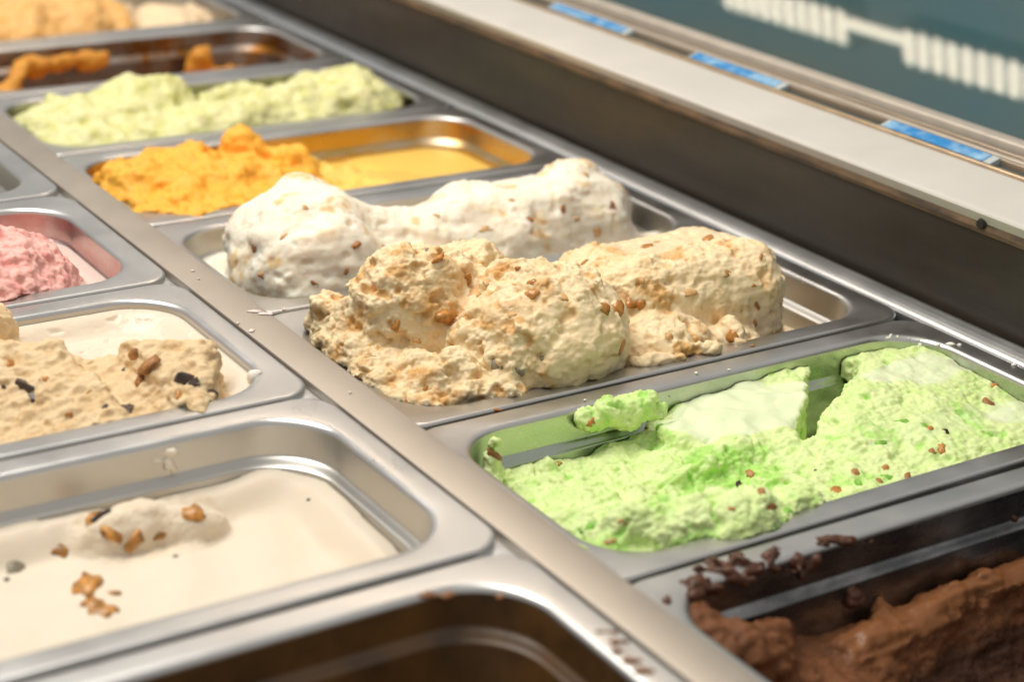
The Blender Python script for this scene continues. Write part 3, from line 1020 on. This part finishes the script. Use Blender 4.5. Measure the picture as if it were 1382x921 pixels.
def bits(key, kind, spots):
    """spots: (photo x, photo y, width px, height px[, turn])"""
    o = ICE[key]
    for q in spots:
        a, d = ray(q[0], q[1])
        hit = BVH[key].ray_cast(a, d)
        if hit[0] is None:
            continue
        mmpp = hit[3] / FPX
        kf = random.uniform(.75, 1.2)
        w, h = q[2] * mmpp * .5 * kf, q[3] * mmpp * .5 * kf
        c = link(NAMES[kind], random.choice(BITS[kind]), o)
        n = hit[1] if hit[1].dot(d) < 0 else -hit[1]
        fs = max(.42, abs(n.dot(d)))
        c.location = hit[0] - n * (.15 if kind == 'raisin' else .4) * min(w, h)
        zq = n.to_track_quat('Z', 'X').to_matrix()
        # long axis follows the picture's horizontal, projected on the surface
        xr_ = Vector(RM[0]); ang = math.radians(q[4]) if len(q) > 4 else random.uniform(-.5, .5)
        xv = xr_ * math.cos(ang) + Vector(RM[1]) * math.sin(ang)
        xv = (xv - n * xv.dot(n)).normalized()
        yv = n.cross(xv)
        M = Matrix((xv, yv, n)).transposed()
        c.rotation_euler = M.to_euler()
        hy = max(h, w * .4) / fs ** .7
        c.scale = (w * 1.15, hy * 1.1, max(h, w * .4) * 1.15)


bits('green', 'almond', [(1014, 640, 14, 12), (1026, 664, 16, 12), (1041, 684, 24, 8, 8), (1156, 640, 14, 11), (1187, 650, 13, 10), (1225, 645, 10, 13), (1336, 546, 15, 15), (1258, 609, 12, 9), (665, 615, 22, 10, -25), (690, 632, 10, 8)])
bits('green', 'caramel', [(1195, 632, 10, 14), (1272, 606, 12, 16), (1128, 662, 14, 10), (1340, 521, 14, 9), (1368, 529, 12, 8), (985, 688, 11, 9), (754, 626, 8, 8), (820, 733, 22, 7, 20), (842, 706, 16, 7), (1255, 578, 10, 8), (800, 570, 18, 9)])
bits('green', 'dark', [(1277, 584, 10, 9), (997, 655, 8, 12), (1100, 635, 6, 5)])
bits('green', 'green', [(1186, 598, 18, 9, 30), (1250, 575, 14, 8), (1200, 645, 24, 6, -20), (1160, 655, 9, 14), (1064, 689, 10, 10), (1222, 570, 22, 8, 8), (930, 640, 12, 8), (890, 575, 10, 9), (800, 712, 30, 9, 5)])
bits('white', 'almond', [(342, 335, 16, 8, 30), (480, 331, 11, 14, -60), (502, 356, 11, 9), (467, 367, 6, 9), (425, 383, 13, 6), (760, 283, 10, 12), (715, 297, 15, 11), (828, 280, 12, 8, -40)])
bits('white', 'pale', [(655, 310, 22, 9, 25), (588, 291, 12, 8), (806, 313, 10, 12), (385, 318, 16, 8, 40), (352, 372, 12, 12), (778, 296, 12, 8), (690, 270, 10, 7), (517, 333, 12, 7), (412, 280, 10, 7), (790, 236, 9, 7)])
bits('caramel', 'caramel', [(588, 348, 20, 12), (600, 420, 24, 22), (608, 437, 18, 16), (717, 382, 12, 10), (714, 398, 20, 12), (833, 415, 16, 15), (850, 408, 17, 16), (863, 412, 13, 16), (815, 416, 18, 11), (872, 333, 18, 12), (887, 327, 18, 9), (955, 321, 14, 9), (980, 368, 12, 10), (840, 470, 20, 9), (985, 455, 16, 12), (548, 542, 18, 10), (722, 342, 10, 16), (634, 378, 14, 14), (575, 525, 16, 12), (1017, 384, 8, 8), (790, 356, 16, 9, -25), (700, 360, 12, 10), (530, 440, 14, 12), (480, 440, 16, 10)])
bits('caramel', 'grey', [(700, 503, 16, 16), (731, 483, 7, 10), (577, 338, 16, 10), (668, 494, 18, 16)])
bits('caramel', 'almond', [(1022, 414, 7, 14), (1019, 437, 5, 9), (1027, 346, 6, 9)])
bits('caramel', 'pale', [(640, 395, 16, 14), (660, 380, 14, 10), (560, 460, 18, 12), (690, 425, 16, 10), (905, 455, 12, 10), (760, 400, 14, 10), (800, 395, 12, 12), (500, 480, 16, 10), (930, 395, 20, 9), (1000, 420, 10, 8), (865, 380, 12, 10)])
bits('chunk', 'almond', [(184, 478, 26, 20, 35), (200, 490, 26, 14, -50), (190, 512, 10, 16)])
bits('chunk', 'dark', [(248, 511, 24, 20), (260, 517, 16, 12), (30, 522, 44, 18, -20), (44, 535, 20, 14, -60), (168, 550, 20, 14), (285, 528, 30, 14, -25), (140, 548, 16, 14), (166, 499, 6, 6), (98, 543, 5, 5), (5, 522, 10, 9)])
bits('chunk', 'caramel', [(60, 512, 14, 10), (240, 535, 9, 14), (120, 530, 10, 8), (95, 560, 10, 8), (15, 490, 12, 12)])
bits('flat', 'raisin', [(118, 790, 46, 40), (125, 815, 34, 20), (140, 824, 50, 24), (158, 801, 26, 10, 15), (84, 745, 34, 22), (260, 693, 28, 24), (152, 722, 34, 18), (185, 729, 34, 14), (128, 700, 26, 24), (215, 724, 22, 9, 15)])
bits('flat', 'grey', [(22, 769, 38, 26, 20), (237, 752, 14, 8)])
bits('flat', 'dark', [(136, 697, 10, 24, -60), (8, 783, 14, 10), (155, 825, 16, 8), (416, 675, 9, 5)])


# ------------------------------------------------------------------ smears and crumbs stuck to the steel
def pan_bvh(key):
    x0, y1, z0, e = PANS[key]
    Vv, Ff = [], []
    for me in (RIM_ME, BAS_ME):
        b = len(Vv)
        Vv += [Vector((v.co.x + x0, v.co.y + y1, v.co.z + z0)) for v in me.vertices]
        Ff += [[i + b for i in p_.vertices] for p_ in me.polygons]
    return BVHTree.FromPolygons(Vv, Ff)


def smears(key, name, mat, spots, seed=0, amp=.5, voxel=.0007, label=None, blend=.0015, grow=1.0):
    """irregular blobs of ice cream pressed on the pan; spots (x, y, width px, height px)"""
    bv = pan_bvh(key)
    x0, y1, z0, e = PANS[key]
    cs = []
    for (px, py, w, h) in spots:
        a, d = ray(px, py)
        hit = bv.ray_cast(a, d)
        if hit[0] is None:
            continue
        mp = hit[3] / FPX
        cs.append((np.array(hit[0]), w * mp * .5 * grow, h * mp * .5 * grow))
    if not cs:
        return
    C = np.array([c[0] for c in cs])
    R_ = max(max(c[1], c[2]) for c in cs) + .003
    lo, hi = C.min(0) - R_, C.max(0) + R_
    ax = [np.arange(lo[i], hi[i] + voxel, voxel, dtype=np.float32) for i in range(3)]
    G = (ax[0][:, None, None], ax[1][None, :, None], ax[2][None, None, :])
    D = np.full((len(ax[0]), len(ax[1]), len(ax[2])), 1, np.float32)
    for c, w, h in cs:
        x, y, z = G[0] - c[0], G[1] - c[1], G[2] - c[2]
        u = x * RM[0][0] + y * RM[0][1] + z * RM[0][2]
        w_ = x * RM[1][0] + y * RM[1][1] + z * RM[1][2]
        t = x * RM[2][0] + y * RM[2][1] + z * RM[2][2]
        th = max(min(w, h) * .9, .0016)
        k0 = np.sqrt((u / w) ** 2 + (w_ / h) ** 2 + (t / th) ** 2)
        D = smin(D, (k0 - 1) * min(w, h, th), blend)
    mk = np.abs(D) < .006
    ii = np.argwhere(mk)
    pts = np.stack([ax[i][ii[:, i]] for i in range(3)], 1)
    D[mk] -= amp * (.0022 * fbm(pts, .006, 2, 200 + seed) + .0012 * crumble(pts, .004, seed))
    D[0], D[-1], D[:, 0], D[:, -1], D[:, :, 0], D[:, :, -1] = 1, 1, 1, 1, 1, 1
    V, F = nets(D, lo, voxel)
    if len(F) == 0:
        return
    me = mesh_from(name, V - np.array([x0, y1, z0]), F, mat)
    o = link(name, me, e)
    o['kind'] = 'stuff'
    if label:
        o['label'] = label
    return o


smears('choc', 'chocolate_smear', plain('chocolate_smear', (.085, .028, .010), .5, var=.4, vs_=150), [(975, 762, 50, 12), (960, 770, 30, 14), (995, 755, 14, 16), (1040, 750, 22, 20), (1045, 768, 30, 8), (1075, 760, 26, 20), (1095, 757, 16, 12), (1085, 775, 12, 14), (930, 786, 26, 14), (935, 805, 22, 26), (950, 795, 40, 20), (985, 782, 44, 14), (1010, 772, 30, 12), (1105, 735, 10, 5), (1128, 731, 40, 4), (1145, 728, 16, 6), (898, 812, 9, 9), (1368, 700, 9, 8), (1150, 805, 22, 24)], 1, 1.0, blend=.003, grow=1.15)
smears('choc', 'cream_crumb', plain('green_crumb', (.72, .84, .5), .5), [(1070, 703, 22, 9), (1095, 697, 14, 8)], 2)
smears('green', 'white_crumbs', plain('white_crumb', (.86, .84, .76), .5), [(1200, 457, 12, 5), (1204, 453, 6, 5), (1228, 458, 6, 5), (1213, 456, 4, 4), (1241, 460, 5, 4), (1268, 467, 14, 5), (1285, 466, 10, 5), (1297, 467, 6, 6), (1243, 467, 6, 6), (1370, 494, 8, 5), (940, 505, 5, 5), (905, 536, 5, 4), (985, 500, 4, 3), (820, 537, 5, 3), (790, 541, 4, 3)], 3, .25)
smears('caramel', 'nut_crumb', BITM['almond'], [(672, 555, 24, 6), (1016, 468, 6, 5)], 4, .3)
smears('flat', 'cream_drip', plain('cream_smear', (.84, .76, .62), .45), [(226, 612, 24, 10), (228, 625, 16, 20), (233, 636, 7, 12), (212, 623, 14, 6)], 5)
smears('chunk', 'cream_drip', plain('cream_smear2', (.86, .80, .70), .4), [(342, 510, 18, 20), (348, 505, 12, 10)], 6, .2)
smears('brown', 'syrup_smear', plain('syrup_smear', (.24, .10, .03), .45, var=.4, vs_=120), [(575, 805, 30, 5), (600, 803, 10, 5), (680, 806, 14, 4), (830, 866, 30, 8), (845, 880, 36, 8), (858, 893, 40, 9), (872, 906, 36, 9), (815, 853, 22, 5)], 7, .5, blend=.003)


def rail_smear(name, mat, spots, label):
    bm = bmesh.new()
    for px, py, w, h in spots:
        a, d = ray(px, py)
        t = (H + .0006 - a.z) / d.z
        c = a + d * t
        r = bmesh.ops.create_icosphere(bm, subdivisions=2, radius=1.0)
        k = t / FPX * .5
        for v in r['verts']:
            q = v.co * (1 + .3 * math.sin(v.co.x * 5 + px) * math.cos(v.co.y * 4 + py))
            v.co = c + Vector((RM[0][0], RM[0][1], 0)) * q.x * w * k + Vector((RM[2][0], RM[2][1], 0)) * q.y * h * k * 2.0 + Vector((0, 0, q.z * .0009))
    o = link(name, bm_mesh(name, bm, mat), case)
    o['kind'] = 'stuff'


rail_smear('cream_smear', plain('pinkish_smear', (.82, .70, .64), .4), [(345, 421, 22, 4), (356, 424, 16, 4), (364, 424, 8, 5), (340, 447, 8, 6), (383, 418, 6, 3), (260, 366, 5, 3), (268, 377, 3, 2), (321, 437, 4, 3), (472, 531, 5, 3)], None)
